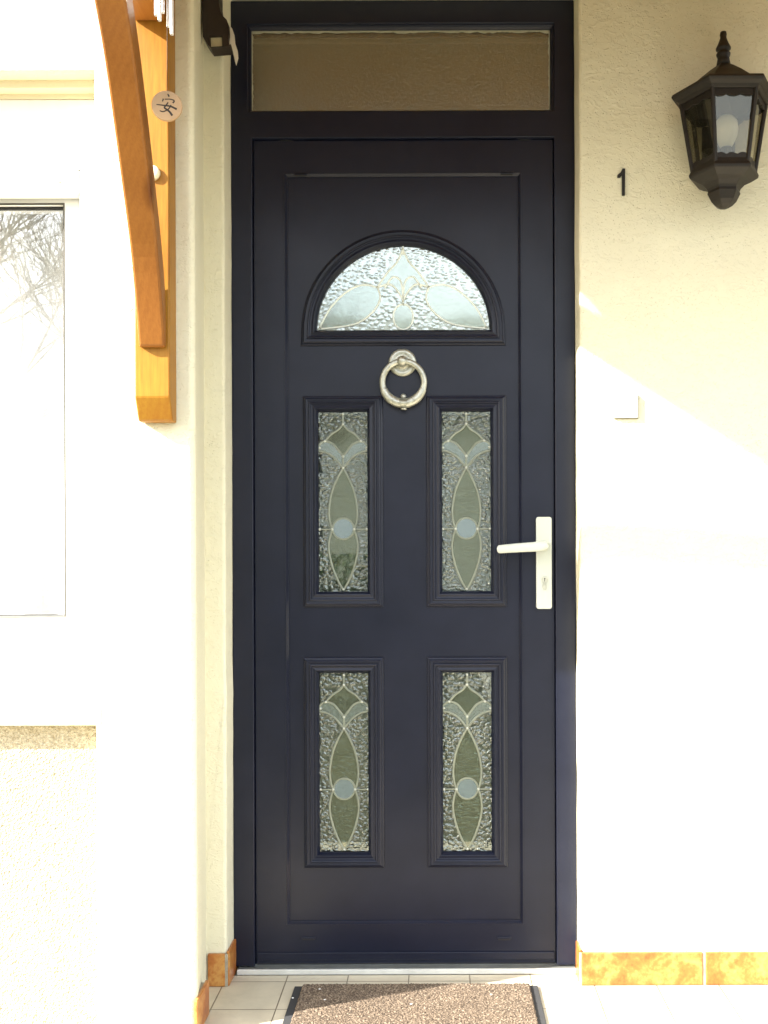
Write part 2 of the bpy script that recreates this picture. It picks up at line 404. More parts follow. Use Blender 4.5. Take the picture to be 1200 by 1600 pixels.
# left bay: corner pier with rounded arris, splayed return
bm = bmesh.new(); r_ = 0.014; cx, cy = -0.553 - r_, YL + r_
arc = [(cx + r_*math.cos(a), cy + r_*math.sin(a)) for a in [R(-90 + i*15) for i in range(7)]]
XQ = PX(150, YL)
prism_xy(bm, [(XQ, YL)] + arc + [(-0.592, YW + 0.004), (-0.592, 0.21), (XQ, 0.21)], -0.3, 5.2)
obj('corner_pier', bm, M_WALL, house)
WL = -3.0                                 # far side of the window, outside the photo
zl = PZ(107, YL)
bm = bmesh.new(); prism_yz(bm, [(YL, 5.2), (YL, zl), (-0.312, zl), (-0.312, zl-0.018), (-0.281, zl-0.018), (-0.281, zl-0.03), (0.21, zl-0.03), (0.21, 5.2)], WL, XQ)
obj('lintel', bm, M_REVEAL, house)
zsl = PZ(1132, YL)
bm = bmesh.new(); box(bm, WL, XQ, YL+0.038, 0.21, -0.3, zsl+0.02); obj('parapet', bm, M_ROUGH, house, label='rough pebbly render below the window sill')
bm = bmesh.new(); box(bm, -4.6, WL, YL, 0.21, -0.3, 5.2); obj('side_pier', bm, M_WALL, house)
# rooms behind the openings
bm = bmesh.new()
box(bm, -4.6, 3.6, 3.4, 3.5, -0.3, 5.2); box(bm, -4.7, -4.6, 0.0, 3.5, -0.3, 5.2); box(bm, 3.6, 3.7, 0.0, 3.5, -0.3, 5.2)
box(bm, -4.6, 3.6, 0.24, 3.4, 2.7, 2.8); box(bm, -0.74, -0.70, 0.24, 3.4, 0.0, 2.7); box(bm, 1.1, 1.14, 0.24, 3.4, 0.0, 2.7)
box(bm, -4.7, 3.7, -0.1, 3.5, 5.2, 5.3)
obj('interior_wall', bm, M_HALL, house)
obj('interior_floor', B(-4.6, 3.6, 0.23, 3.4, -0.1, 0.0), M_HALLF, house)

# ------------------------------------------------------------ window in the left bay
win = thing('window', 'white window with roller shutter rail and net curtain in the left bay', 'window', (-1.5, -0.22, 0.94))
YG = -0.22
xg = PX(105, YG); xr0 = PX(130, -0.262)
gz1, gz0 = PZ(322, YG), PZ(960, YG)
xm = -2.0
obj('shutter_box', B(WL, XQ-0.001, -0.281, -0.10, PZ(262, -0.281), zl-0.031), M_WHITE, win, bevel=0.002)
bm = B(WL, xr0, -0.284, -0.244, PZ(299, -0.284), PZ(263, -0.284)-0.001); sr = obj('shutter_rail', bm, M_WHITE, win, bevel=0.003)
bm = bmesh.new(); p = P(93, 283, -0.285)
lathe(bm, [(0.0050, 0.001), (0.0050, -0.001), (0.0035, -0.002), (0.001, -0.0012)], p, 14, 'Y'); sc_ = obj('screw', bm, M_ALU, sr, smooth=True)
fr = bmesh.new()
z_b = zsl + 0.05
plate(fr, rect(WL, XQ-0.001, z_b, PZ(262, -0.281)-0.001), [rect(xg+0.0, xg+0.0001, 1, 1.0001)] if False else [rect(xm+0.045, xg, gz0, gz1), rect(WL+0.06, xm-0.045, gz0, gz1)], -0.236, -0.17)
obj('frame', fr, M_WHITE, win, bevel=0.004)
bm = bmesh.new(); box(bm, xr0+0.0006, XQ-0.0005, -0.279, -0.2365, z_b, PZ(262, -0.281)-0.0005); obj('guide_rail', bm, M_WHITE, win, bevel=0.003)
gk = bmesh.new()
for a, c in ((xm+0.045, xg), (WL+0.06, xm-0.045)):
    plate(gk, rect(a+0.0005, c-0.0005, gz0+0.0005, gz1-0.0005), [rect(a+0.0035, c-0.0035, gz0+0.003, gz1-0.006)], -0.226, -0.216)
obj('gasket', gk, M_GASKET, win)
es = bmesh.new()
for a, c in ((xm+0.045, xg), (WL+0.06, xm-0.045)):
    plate(es, rect(a-0.001, c+0.0028, gz0-0.0018, gz1+0.0042), [rect(a, c, gz0, gz1)], -0.2382, -0.2355)
obj('edge_seal', es, plain('grey_edge_seal', (0.07, 0.065, 0.055), 0.7), win)
for a, c in ((xm+0.045, xg), (WL+0.06, xm-0.045)):
    obj('pane', B(a+0.001, c-0.001, YG, YG+0.003, gz0+0.001, gz1-0.001), M_WIN, win)
bm = bmesh.new(); box(bm, WL, XQ+0.002+0.012, YL-0.002, -0.17, zsl, zsl+0.05-0.001); obj('sill', bm, M_REVEAL, win, bevel=0.005)
# net curtain
m, n, b = mat("net_curtain"); v = coords(n, (1, 1, 0.3)); f = tex_noise(n, v, 320, 2, 0.5)
b.inputs['Base Color'].default_value = (0.92, 0.92, 0.90, 1); b.inputs['Roughness'].default_value = 0.9
tr = n.nodes.new("ShaderNodeBsdfTransparent"); mx = n.nodes.new("ShaderNodeMixShader"); mx.inputs[0].default_value = 0.96
n.links.new(tr.outputs[0], mx.inputs[1]); n.links.new(b.outputs[0], mx.inputs[2])
n.links.new(mx.outputs[0], n.nodes["Material Output"].inputs[0]); bump(n, b, f, 0.3, 0.001); M_NET = m
bm = bmesh.new(); cols = []
for i in range(150):
    x = WL + 0.02 + i*(XQ - WL - 0.05)/149
    y = -0.055 + 0.016*math.sin(i*0.62 + 0.9*math.sin(i*0.13)) + 0.006*math.sin(i*1.7)
    cols.append([bm.verts.new((x, y*(1) + 0.002*k, 0.80 + 1.35*k/4)) for k in range(5)])
for a, c in zip(cols, cols[1:]):
    for k in range(4): bm.faces.new((a[k], a[k+1], c[k+1], c[k]))
tag(obj('net_curtain', bm, M_NET, smooth=True), 'white net curtain hanging in folds behind the left window glass', 'curtain')

# ------------------------------------------------------------ front door
door = thing('front_door', 'navy blue front door with arched and oblong leaded glass, white lever handle and transom light', 'door', (-0.09, 0, 0.0))
YF, YD, YP = -0.012, 0.000, 0.008          # frame face, leaf face, inner panel face
lx0, lx1 = PX(396, YF), PX(868, YF)        # frame inner edges
fx0, fx1 = -0.5395, 0.3600
tz0, tz1 = PZ(173, YF), PZ(36.5, YF)         # transom light
tx0, tx1 = PX(389, YF), PX(868, YF)
lz1, lz0 = PZ(215, YF), 0.0165
bm = bmesh.new()
plate(bm, rect(fx0, fx1, 0.0145, ZT-0.004), [rect(lx0, lx1, 0.0146+0.0, lz1)] if False else [rect(tx0, tx1, tz0, tz1)], YF, 0.062) if False else None
# three-sided frame and transom rail
plate(bm, [(fx0, 0.0145), (lx0, 0.0145), (lx0, lz1), (lx1, lz1), (lx1, 0.0145), (fx1, 0.0145), (fx1, ZT-0.003), (fx0, ZT-0.003)], [rect(tx0, tx1, tz0, tz1)], YF, 0.062)
obj('frame', bm, M_NAVY, door, bevel=0.0025)
bm = bmesh.new()
sweep_closed(bm, rect(tx0+0.008, tx1-0.008, tz0+0.008, tz1-0.008), [(0.0, 0.016), (0.0, 0.004), (0.0035, -0.001), (0.0079, -0.003)])
obj('transom_bead', bm, M_NAVY, door)
tp = obj('transom_pane', B(tx0+0.001, tx1-0.001, 0.010, 0.014, tz0+0.001, tz1-0.001), M_TRANS, door)
# uneven pale sealant round the transom pane
bm = bmesh.new(); random.seed(3)
def jag(a, c, width, vert, other, sgn):
    k = 120; pr = None
    for i in range(k+1):
        t = a + (c-a)*i/k; wd = width*(0.45 + 0.9*abs(noise.noise(Vector((t*38, other, 0)))) + 0.5*abs(noise.noise(Vector((t*110, other, 4)))))
        q = [(other, t), (other + sgn*wd, t)] if vert else [(t, other), (t, other + sgn*wd)]
        vs = [bm.verts.new((x, 0.0085, z)) for x, z in q]
        if pr: bm.faces.new((pr[0], pr[1], vs[1], vs[0]))
        pr = vs
jag(tx0+0.009, tx1-0.009, 0.0075, False, tz1-0.008, -1)
jag(tz0+0.012, tz1-0.009, 0.0042, True, tx0+0.008, 1)
jag(tz0+0.012, tz1-0.009, 0.0042, True, tx1-0.008, -1)
so = obj('sealant', bm, plain("pale_sealant", (0.42, 0.42, 0.32), 0.6, var=0.25), tp)
# leaf: outer ring of stiles and rails, then inset panel with five openings
g_ = 0.0009
px0, px1 = PX(447, YD), PX(815, YD); pz1, pz0 = PZ(271, YD), PZ(1443, YD)
LX0, LX1, LZ0, LZ1 = lx0+g_, lx1-g_, lz0, lz1-g_
bm = bmesh.new(); plate(bm, rect(LX0, LX1, LZ0, LZ1), [rect(px0, px1, pz0, pz1)], YD, 0.06)
leaf = obj('door_leaf', bm, M_NAVY, door, bevel=0.002)
bm = bmesh.new(); sweep_closed(bm, rect(px0+0.006, px1-0.006, pz0+0.006, pz1-0.006), [(0.0, YP+0.002), (0.0, YP-0.003), (0.002, YP-0.005), (0.0059, YD-0.0015), (0.0075, YD-0.0015), (0.0085, YD+0.001)])
obj('panel_trim', bm, M_NAVY, leaf)
bm = bmesh.new(); box(bm, LX0+0.004, LX1-0.004, YD-0.004, YD-0.0003, PZ(1499, YD), PZ(1487, YD)); obj('weather_bar', bm, M_NAVY, leaf, bevel=0.0015)
def rz(px0_, px1_, pyt, pyb):
    a, c = P(px0_, pyt, YP), P(px1_, pyb, YP)
    return a.x, c.x, c.z, a.z
panes = {'ul': rz(496, 574, 643, 925), 'ur': rz(690, 767, 643, 923), 'll': rz(500, 577, 1051, 1331), 'lr': rz(692, 769, 1051, 1330)}
# make the columns truly vertical
for a, c in (('ul', 'll'), ('ur', 'lr')):
    x0 = (panes[a][0]+panes[c][0])/2; x1 = (panes[a][1]+panes[c][1])/2
    for k in (a, c): panes[k] = (x0, x1, panes[k][2], panes[k][3])
for a, c in (('ul', 'ur'), ('ll', 'lr')):
    z0 = (panes[a][2]+panes[c][2])/2; z1 = (panes[a][3]+panes[c][3])/2
    for k in (a, c): panes[k] = (panes[k][0], panes[k][1], z0, z1)
ac = P(630, 516, YP); ar = 135*(DZ+YP)/F; ah = 132*(DZ+YP)/F
arch = [(ac.x - ar, ac.z), (ac.x + ar, ac.z)] + [(ac.x + ar*math.cos(t), ac.z + ah*math.sin(t)) for t in [math.pi*i/48 for i in range(1, 48)]]
loops = {k: rect(*v_) for k, v_ in panes.items()}; loops['arch'] = arch
bm = bmesh.new(); plate(bm, rect(px0+0.0005, px1-0.0005, pz0+0.0005, pz1-0.0005), list(loops.values()), YP, 0.045)
obj('door_panel', bm, M_NAVY, leaf)
PR = [(0.0, YP+0.008), (0.0, YP-0.002), (0.0012, YP-0.0035), (0.0055, YP-0.010), (0.0065, YP-0.012), (0.0085, YP-0.0125), (0.0135, YP-0.0105), (0.0175, YP-0.0115), (0.019, YP-0.0145),
      (0.0215, YP-0.0155), (0.0235, YP-0.0145), (0.0242, YP-0.0115), (0.027, YP-0.0120), (0.0315, YP-0.0125), (0.0345, YP-0.0105), (0.0355, YP-0.0065), (0.0385, YP-0.0055), (0.0405, YP-0.004), (0.0412, YP+0.0005)]
for k in ('arch', 'ul', 'ur', 'll', 'lr'):
    bm = bmesh.new(); sweep_closed(bm, loops[k], PR); obj('glass_moulding', bm, M_NAVY, leaf)
YGL = YP + 0.004
def oblong(k):
    x0, x1, z0, z1 = panes[k]; W, H = x1-x0, z1-z0; cx_ = (x0+x1)/2
    pane = obj('glass_pane', B(x0-0.003, x1+0.003, YGL, YGL+0.004, z0-0.003, z1+0.003), M_PEB, door)
    def q(u, v_): return (cx_ + u*W, z1 - v_*H)
    lead = bmesh.new(); ya, yb = YGL-0.0028, YGL-0.0002
    cw = 0.0056
    def came(pts, wd=cw): ribbon(lead, [tuple(p) for p in spline([q(*p) for p in pts])], wd, ya, yb)
    vesU = [(0, .312), (-.11, .365), (-.23, .445), (-.29, .54), (-.275, .61), (-.225, .652)]
    vesL = [(-.225, .655), (-.285, .71), (-.295, .775), (-.22, .865), (-.10, .945), (0, .992)]
    dia = [(0, .068), (-.09, .098), (-.24, .125), (-.37, .163)]
    wt = [(-.495, .186), (-.43, .168), (-.33, .164), (-.20, .18), (-.09, .215), (0, .248)]
    wb = [(-.495, .217), (-.36, .225), (-.20, .25), (-.08, .285), (0, .312)]
    mir = lambda L: [(-u, v_) for u, v_ in L]
    came([(0, 0.005), (0, .068)]); came([(0, .245), (0, .312)])
    for L in (dia, wt, wb, vesU, vesL): came(L); came(mir(L))
    came([(-.495, .186), (-.495, .217)], .004); came([(.495, .186), (.495, .217)], .004)
    came([(-.495, .653), (-.225, .653)], .0042); came([(.495, .653), (.225, .653)], .0042)
    rx = .215; ry = .058
    circ = [(rx*math.cos(t), .65 - ry*math.sin(t)) for t in [2*math.pi*i/24 for i in range(25)]]
    came(circ, .005)
    obj('leading', lead, M_LEAD, pane, smooth=False)
    dots = bmesh.new()
    for u, v_ in [(0, .012), (0, .068), (-.37, .163), (.37, .163), (0, .248), (0, .312), (-.225, .653), (.225, .653), (-.485, .653), (.485, .653), (0, .988), (-.48, .2), (.48, .2)]:
        x, z = q(u, v_); lathe(dots, [(0.0006, -0.0046), (0.0022, -0.0042), (0.0036, -0.0026), (0.0038, -0.0003)], (x, YGL, z), 10, 'Y')
    obj('solder_joint', dots, M_SOLDER, pane, smooth=True)
    def infill(pts, m_, nm, yy):
        pl = [q(*p) for p in pts]; b2 = bmesh.new(); plate(b2, pl, [], yy, YGL-0.0002); obj(nm, b2, m_, pane)
    sp = lambda L: [tuple(p) for p in spline(L, 5)]
    d1 = sp(dia); w1 = sp([(-.37, .163), (-.20, .18), (-.09, .215), (0, .248)])
    infill(d1 + w1[1:] + mir(w1)[::-1][1:] + mir(d1)[::-1][1:-1], M_CLR, 'clear_glass', YGL-0.0014)
    s1 = sp(vesU); s2 = sp(vesL); top = [(-rx*math.cos(t), .65 - ry*math.sin(t)) for t in [math.pi*i/12 for i in range(13)]]
    infill(s1 + top[1:-1] + mir(s1)[::-1][:-1], M_CLR, 'clear_glass', YGL-0.0014)
    bot = [(rx*math.cos(t), .65 + ry*math.sin(t)) for t in [math.pi*i/12 for i in range(13)]]
    infill(s2 + mir(s2)[::-1][1:] + bot[1:-1], M_CLR, 'clear_glass', YGL-0.0014)
    infill(circ[:-1], M_BLUE, 'blue_glass_roundel', YGL-0.0018)
    for s in (1, -1):
        W1 = sp(wt); W2 = sp(wb); L = W1 + [(0, .28)] + W2[::-1]
        infill([(s*u, v_) for u, v_ in L], M_FINE, 'rippled_glass', YGL-0.0014)
for k in ('ul', 'ur', 'll', 'lr'): oblong(k)
# arched pane
bm = bmesh.new(); big = [(ac.x + (x-ac.x)*1.02, ac.z + (z-ac.z)*1.02 - (0.003 if z == ac.z else 0)) for x, z in arch]
plate(bm, big, [], YGL, YGL+0.004); apane = obj('arched_glass_pane', bm, M_PEBA, door)
def qa(x, y): return (ac.x + (x-602)/3.529*(DZ+YP)/F, ac.z + (615-y)/3.529*(DZ+YP)/F)
lead = bmesh.new()
def came(pts, wd=0.0046): ribbon(lead, [tuple(p) for p in spline([qa(*p) for p in pts])], wd, YGL-0.0026, YGL-0.0002)
def mx_(L): return [(1204-x, y) for x, y in L]
LF = [(460, 375), (380, 362), (290, 400), (200, 490), (140, 600)]
LB = [(460, 375), (475, 440), (430, 515), (330, 580), (140, 606)]
OG = [(602, 165), (570, 235), (520, 290), (460, 375)]
PT = [(460, 375), (530, 360), (575, 400), (602, 452)]
PB = [(500, 380), (545, 320), (590, 345), (602, 440)]
for L in (LF, LB, OG, PT, PB): came(L); came(mx_(L))
came([(602, 150), (602, 200)]); came([(602, 440), (602, 470)])
came([(602 + 55*math.cos(t), 540 - 70*math.sin(t)) for t in [2*math.pi*i/24 for i in range(25)]])
obj('leading', lead, plain("pale_came", (0.78, 0.82, 0.74), 0.4, 0.2, 0.1), apane)
def ainf(pts, m_, nm):
    b2 = bmesh.new(); plate(b2, [qa(*p) for p in pts], [], YGL-0.0014, YGL-0.0002); obj(nm, b2, m_, apane)
sp5 = lambda L: [tuple(p) for p in spline(L, 5)]
for fl in (False, True):
    L = sp5(LF) + sp5(LB)[::-1][:-1]
    ainf(mx_(L) if fl else L, M_CLRA, 'clear_glass')
ainf(sp5(OG) + sp5(PT)[1:] + mx_(sp5(PT))[::-1][1:] + mx_(sp5(OG))[::-1][1:-1], M_CLRA, 'rippled_glass')
ainf([(602 + 55*math.cos(t), 540 - 70*math.sin(t)) for t in [2*math.pi*i/24 for i in range(24)]], M_CLRA, 'blue_glass_roundel')
dots = bmesh.new()
for x, y in [(460, 375), (744, 375), (602, 452), (602, 165), (145, 600), (1059, 600), (602, 470)]:
    a, c = qa(x, y); lathe(dots, [(0.0006, -0.0046), (0.0022, -0.0042), (0.0034, -0.0026), (0.0036, -0.0003)], (a, YGL, c), 10, 'Y')
obj('solder_joint', dots, M_SOLDER, apane, smooth=True)
# drain slot covers
for px_, py_, yy in ((447, 217, YD), (820, 216, YD), (470, 272, YP-0.006), (792, 270, YP-0.006), (482, 1465, YD), (788, 1465, YD)):
    p = P(px_, py_, yy); bm = bmesh.new(); box(bm, p.x-0.018, p.x+0.018, yy-0.0035, yy+0.001, p.z-0.0035, p.z+0.0035)
    sc2 = obj('slot_cover', bm, M_NAVY, door, bevel=0.0015)
    obj('slot', B(p.x-0.016, p.x+0.016, yy-0.0012, yy+0.0008, p.z-0.0062, p.z-0.0036), M_GASKET, sc2)
# threshold
bm = bmesh.new(); prism_yz(bm, [(-0.024, 0.0), (0.06, 0.0), (0.06, 0.0165), (0.004, 0.0140), (0.001, 0.0120), (-0.024, 0.0105)], fx0+0.012, fx1-0.006)
th = obj('threshold', bm, M_ALU, door)
bm = bmesh.new(); prism_yz(bm, [(-0.032, 0.0), (-0.0245, 0.0), (-0.0245, 0.0125), (-0.027, 0.0135), (-0.032, 0.0125)], fx0+0.012, fx1-0.006)
obj('threshold_lip', bm, M_ALUL, th, bevel=0.0012)
bm = B(LX0+0.003, LX1-0.003, YD+0.001, YD+0.006, 0.0140, 0.0168); obj('bottom_seal', bm, M_GASKET, door)
# handle
hp = P(850, 880, YD); sx = (DZ+YD)/F
def stadium(cx_, cz, w_, h_, r, n=6):
    out = []
    for qx, qz, a0 in ((1, -1, -90), (1, 1, 0), (-1, 1, 90), (-1, -1, 180)):
        for i in range(n+1):
            a = R(a0 + 90*i/n); out.append((cx_ + qx*(w_/2 - r) + r*math.cos(a), cz + qz*(h_/2 - r) + r*math.sin(a)))
    return out
bm = bmesh.new(); zc = P(850, 879.5, YD).z; xc = P(850, 880, YD-0.01).x
plate(bm, stadium(xc, zc, 24*sx, 143*sx, 0.006), [], YD-0.011, YD-0.0002)
hd = obj('handle', bm, M_HANDLE, door, bevel=0.003, seg=3)
lz = P(850, 854, YD).z
bm = bmesh.new()
lv = spline([(xc+0.001, YD-0.010, lz+0.001), (xc+0.001, YD-0.030, lz+0.001), (xc-0.006, YD-0.046, lz), (xc-0.030, YD-0.052, lz-0.0015), (xc-0.075, YD-0.053, lz-0.004), (xc-0.112, YD-0.050, lz-0.0065), (xc-0.124, YD-0.046, lz-0.0075)], 6)
nL = len(lv)
rads = [0.0125 if i < 10 else max(0.0085, 0.0125 - 0.0035*(i-10)/(nL-10)) for i in range(nL)]; rads[-1] = 0.003; rads[-2] = 0.0065; rads[-3] = 0.0082
tube(bm, lv, rads, 14)
for v_ in bm.verts:                    # flatten the grip front to back
    if v_.co.x < xc-0.012: v_.co.y = YD-0.052 + (v_.co.y - (YD-0.052))*0.6; v_.co.z = lz-0.004 + (v_.co.z-(lz-0.004))*1.1
obj('lever', bm, M_HANDLE, hd, smooth=True)
cc = P(851, 906, YD-0.011)
bm = bmesh.new(); kp = [(cc.x + 0.0088*math.cos(t), cc.z + 0.0088*math.sin(t)) for t in [R(-60 + i*15) for i in range(21)]] + [(cc.x-0.0052, cc.z-0.022), (cc.x-0.003, cc.z-0.026), (cc.x+0.003, cc.z-0.026), (cc.x+0.0052, cc.z-0.022)]
plate(bm, kp, [], YD-0.0135, YD-0.0105); cyl = obj('lock_cylinder', bm, M_KNOCK, hd, bevel=0.0008)
bm = B(cc.x-0.0008, cc.x+0.0008, YD-0.0140, YD-0.0132, cc.z-0.004, cc.z+0.004); 
lathe(bm, [(0.0018, -0.0141), (0.0018, -0.0130)], (cc.x, YD, cc.z+0.003), 12, 'Y'); obj('keyhole', bm, M_BLACK, hd)
# knocker
kc = P(629, 567, YP); rs = (DZ+YP-0.02)/F
bm = bmesh.new(); lathe(bm, [(22*rs, -0.0002), (22*rs, -0.004), (19.5*rs, -0.0075), (15*rs, -0.0085), (13*rs, -0.006), (9*rs, -0.0075), (7*rs, -0.018), (5*rs, -0.022)], (kc.x, YP, kc.z), 48, 'Y')
kn = obj('door_knocker', bm, M_KNOCK, door, smooth=True)
bm = bmesh.new(); bc = P(628, 564, YP-0.03)
bmesh.ops.create_uvsphere(bm, u_segments=20, v_segments=14, radius=8*rs, matrix=Matrix.Translation((bc.x, YP-0.026, bc.z))); obj('knocker_ball', bm, M_KNOCK, kn, smooth=True)
rc = P(630, 597, YP-0.02); R0 = 32.5*rs
bm = bmesh.new(); ringpts = []; rr_ = []
K = 180; rings = []
for i in range(K):
    a = math.pi/2 + 2*math.pi*i/K; dn_ = 0.5 - 0.5*math.sin(a)     # 1 at the bottom
    rad = (4.7 + 2.6*max(0, (dn_-0.55)/0.45)**1.2)*rs
    if dn_ > 0.66: rad *= 1.13
    if dn_ > 0.93: rad *= 0.94      # ribbed clasp
    c = Vector((rc.x + R0*math.cos(a), YP-0.022 + 0.008*dn_, rc.z + R0*math.sin(a)))
    out = Vector((math.cos(a), 0, math.sin(a)))
    rings.append([bm.verts.new(c + out*rad*math.cos(2*math.pi*j/12) + Vector((0, 1, 0))*rad*0.9*math.sin(2*math.pi*j/12)) for j in range(12)])
for i in range(K):
    a, c = rings[i], rings[(i+1)%K]
    for j in range(12): bm.faces.new((a[j], a[(j+1)%12], c[(j+1)%12], c[j]))
obj('knocker_ring', bm, M_KNOCK, kn, smooth=True)
bm = bmesh.new(); cz = rc.z - R0
for j in range(9):
    t = (j-4)/4; tube(bm, [(rc.x + t*0.010, YP-0.0225, cz+0.0095), (rc.x + t*0.0085, YP-0.0268, cz), (rc.x + t*0.0055, YP-0.0215, cz-0.0105)], [0.0010, 0.0018, 0.0012], 6)
lathe(bm, [(0.002, -0.003), (0.0085, -0.0022), (0.0090, 0.0), (0.006, 0.0022), (0.002, 0.003)], (rc.x+0.0008, YP-0.016, cz-0.0150), 16)
obj('knocker_clasp', bm, M_KNOCK, kn, smooth=True)
bm = bmesh.new(); lathe(bm, [(0.0078, -0.0002), (0.0078, -0.004), (0.0055, -0.008), (0.002, -0.009)], (rc.x, YP, P(630, 620, YP).z), 18, 'Y'); obj('knocker_stud', bm, M_KNOCK, kn, smooth=True)

# ------------------------------------------------------------ skirting tiles
def skirting(x0, x1, z1, label, y0=YW-0.010, y1=YW-0.0005, axis='x'):
    bm = bmesh.new(); box(bm, x0, x1, y0, y1, 0.001, z1)
    return tag(obj('skirting_tile', bm, M_TERRA, bevel=0.002), label, 'tile', 'terracotta skirting tiles along the wall foot')
ys = YW-0.010
xa, xb_, xc_ = PX(907, ys), PX(1096, ys), PX(1101, ys)
skirting(xa, xb_, 0.083, 'long mottled orange skirting tile right of the door, the one touching the door recess')
skirting(xc_, xc_+(xb_-xa), 0.083, 'mottled orange skirting tile cut off by the right edge of the photo')
skirting(-0.5865, -0.5430, 0.083, 'dark brown-orange skirting tile in shade left of the door, facing forward')
bm = B(-0.5395, -0.5325, YW-0.004, -0.014, 0.001, 0.088)
tag(obj('skirting_tile', bm, M_TERRA, bevel=0.0015), 'narrow reddish skirting tile inside the door recess against the left door frame', 'tile', 'terracotta skirting tiles along the wall foot')
bm = B(0.3528, 0.3600, YW-0.002, -0.034, 0.001, 0.088)
tag(obj('skirting_tile', bm, M_TERRA, bevel=0.0015), 'narrow sunlit skirting tile inside the door recess against the right door frame', 'tile', 'terracotta skirting tiles along the wall foot')
bm = B(-0.5560, -0.5475, -0.372, -0.255, 0.001, 0.083)
tag(obj('skirting_tile', bm, M_TERRA, bevel=0.002), 'orange skirting tile on the side of the left bay, lowest at the bottom edge of the photo', 'tile', 'terracotta skirting tiles along the wall foot')
bm = bmesh.new(); box(bm, -0.5895, -0.5562, -0.350, -0.262, 0.0005, 0.079); box(bm, -0.5427, -0.5362, YW-0.009, YW-0.0045, 0.0005, 0.082)
box(bm, xb_+0.0003, xc_-0.0003, YW-0.008, YW-0.0004, 0.0005, 0.082); box(bm, 0.3530, xa-0.0003, YW-0.009, YW-0.0023, 0.0005, 0.082)
obj('skirting_grout', bm, M_GROUT, house)

# ------------------------------------------------------------ lantern
YC = -0.193; lc = PX(1133, YC); kx = (DZ+YC)/F
def lz_(py): return CH + (VY-py)*kx
lan = thing('wall_lantern', 'dark bronze six-sided wall lantern with finial, clear panes and a bulb inside', 'wall lamp', (lc, YC, lz_(328)))
def hexr(prof, bm, n=6):
    rings = []
    for r, py in prof:
        rings.append([bm.verts.new((lc + r*kx*math.cos(R(60*k)), YC + r*kx*math.sin(R(60*k)), lz_(py))) for k in range(6)])
    for a, c in zip(rings, rings[1:]):
        for k in range(6): bm.faces.new((a[k], a[(k+1)%6], c[(k+1)%6], c[k]))
    bm.faces.new(rings[0]); bm.faces.new(rings[-1][::-1])
bm = bmesh.new()
lathe(bm, [(0.001, lz_(50)), (4.6*kx, lz_(52)), (5.4*kx, lz_(56)), (4.8*kx, lz_(60)), (5.5*kx, lz_(63)), (8.5*kx, lz_(71)), (11.5*kx, lz_(77)), (11.5*kx, lz_(79)), (8*kx, lz_(81)), (8.5*kx, lz_(83)), (11*kx, lz_(86)), (10.5*kx, lz_(89)), (9*kx, lz_(92)), (9.5*kx, lz_(96)), (11*kx, lz_(105))], (lc, YC, 0), 20)
obj('finial', bm, M_LANT, lan, smooth=True)
bm = bmesh.new(); hexr([(8.5, 101), (13, 106), (23, 113), (37, 124), (47, 133), (56, 141), (69, 146), (80, 150), (82, 154), (79, 158), (72, 161), (69, 166), (64, 166), (56, 158), (20, 130)], bm)
obj('lantern_roof', bm, M_LANT, lan, bevel=0.0015)
bm = bmesh.new()
for k in range(6):
    a = R(60*k); t = (lc + 66*kx*math.cos(a), YC + 66*kx*math.sin(a), lz_(165)); u = (lc + 49*kx*math.cos(a), YC + 49*kx*math.sin(a), lz_(270))
    tube(bm, [t, u], [0.0058, 0.0052], 6)
    # scalloped rails top and bottom of each pane
    b_ = R(60*(k+1))
    for rr2, p1, p2, sg in ((65, 165, 172, 1), (50, 268, 261, -1)):
        A = Vector((lc + rr2*kx*math.cos(a), YC + rr2*kx*math.sin(a), 0)); C_ = Vector((lc + rr2*kx*math.cos(b_), YC + rr2*kx*math.sin(b_), 0))
        pr = None
        for i in range(25):
            t_ = i/24; q = A.lerp(C_, t_); q2 = q + (Vector((lc, YC, 0)) - q).normalized()*0.004
            dz = abs(math.sin(t_*math.pi*3.0))*3.0 + 1.5
            zt_, zb_ = lz_(p1 - sg*2), lz_(p2 + sg*dz)
            vs = [bm.verts.new((q.x, q.y, zt_)), bm.verts.new((q.x, q.y, zb_)), bm.verts.new((q2.x, q2.y, zb_)), bm.verts.new((q2.x, q2.y, zt_))]
            if pr:
                for j in range(4): bm.faces.new((pr[j], pr[(j+1)%4], vs[(j+1)%4], vs[j]))
            pr = vs
obj('cage', bm, M_LANT, lan)
for k in range(6):
    a, b_ = R(60*k), R(60*(k+1)); ri, ro = 47.6, 62.5
    pts = [(ro, a, 167), (ro, b_, 167), (ri, b_, 268), (ri, a, 268)]
    bm = bmesh.new(); vs = [bm.verts.new((lc + r*kx*math.cos(t), YC + r*kx*math.sin(t), lz_(z))) for r, t, z in pts]; bm.faces.new(vs)
    obj('lantern_pane', bm, M_LGL, lan)
bm = bmesh.new(); hexr([(50, 264), (52, 270), (55, 276), (54, 280), (49, 283), (42, 287), (33, 291), (27, 297), (25, 301), (26, 305), (24, 309), (20, 317), (14, 323), (7, 327), (3, 328)], bm)
obj('lantern_base', bm, M_LANT, lan, bevel=0.0015)
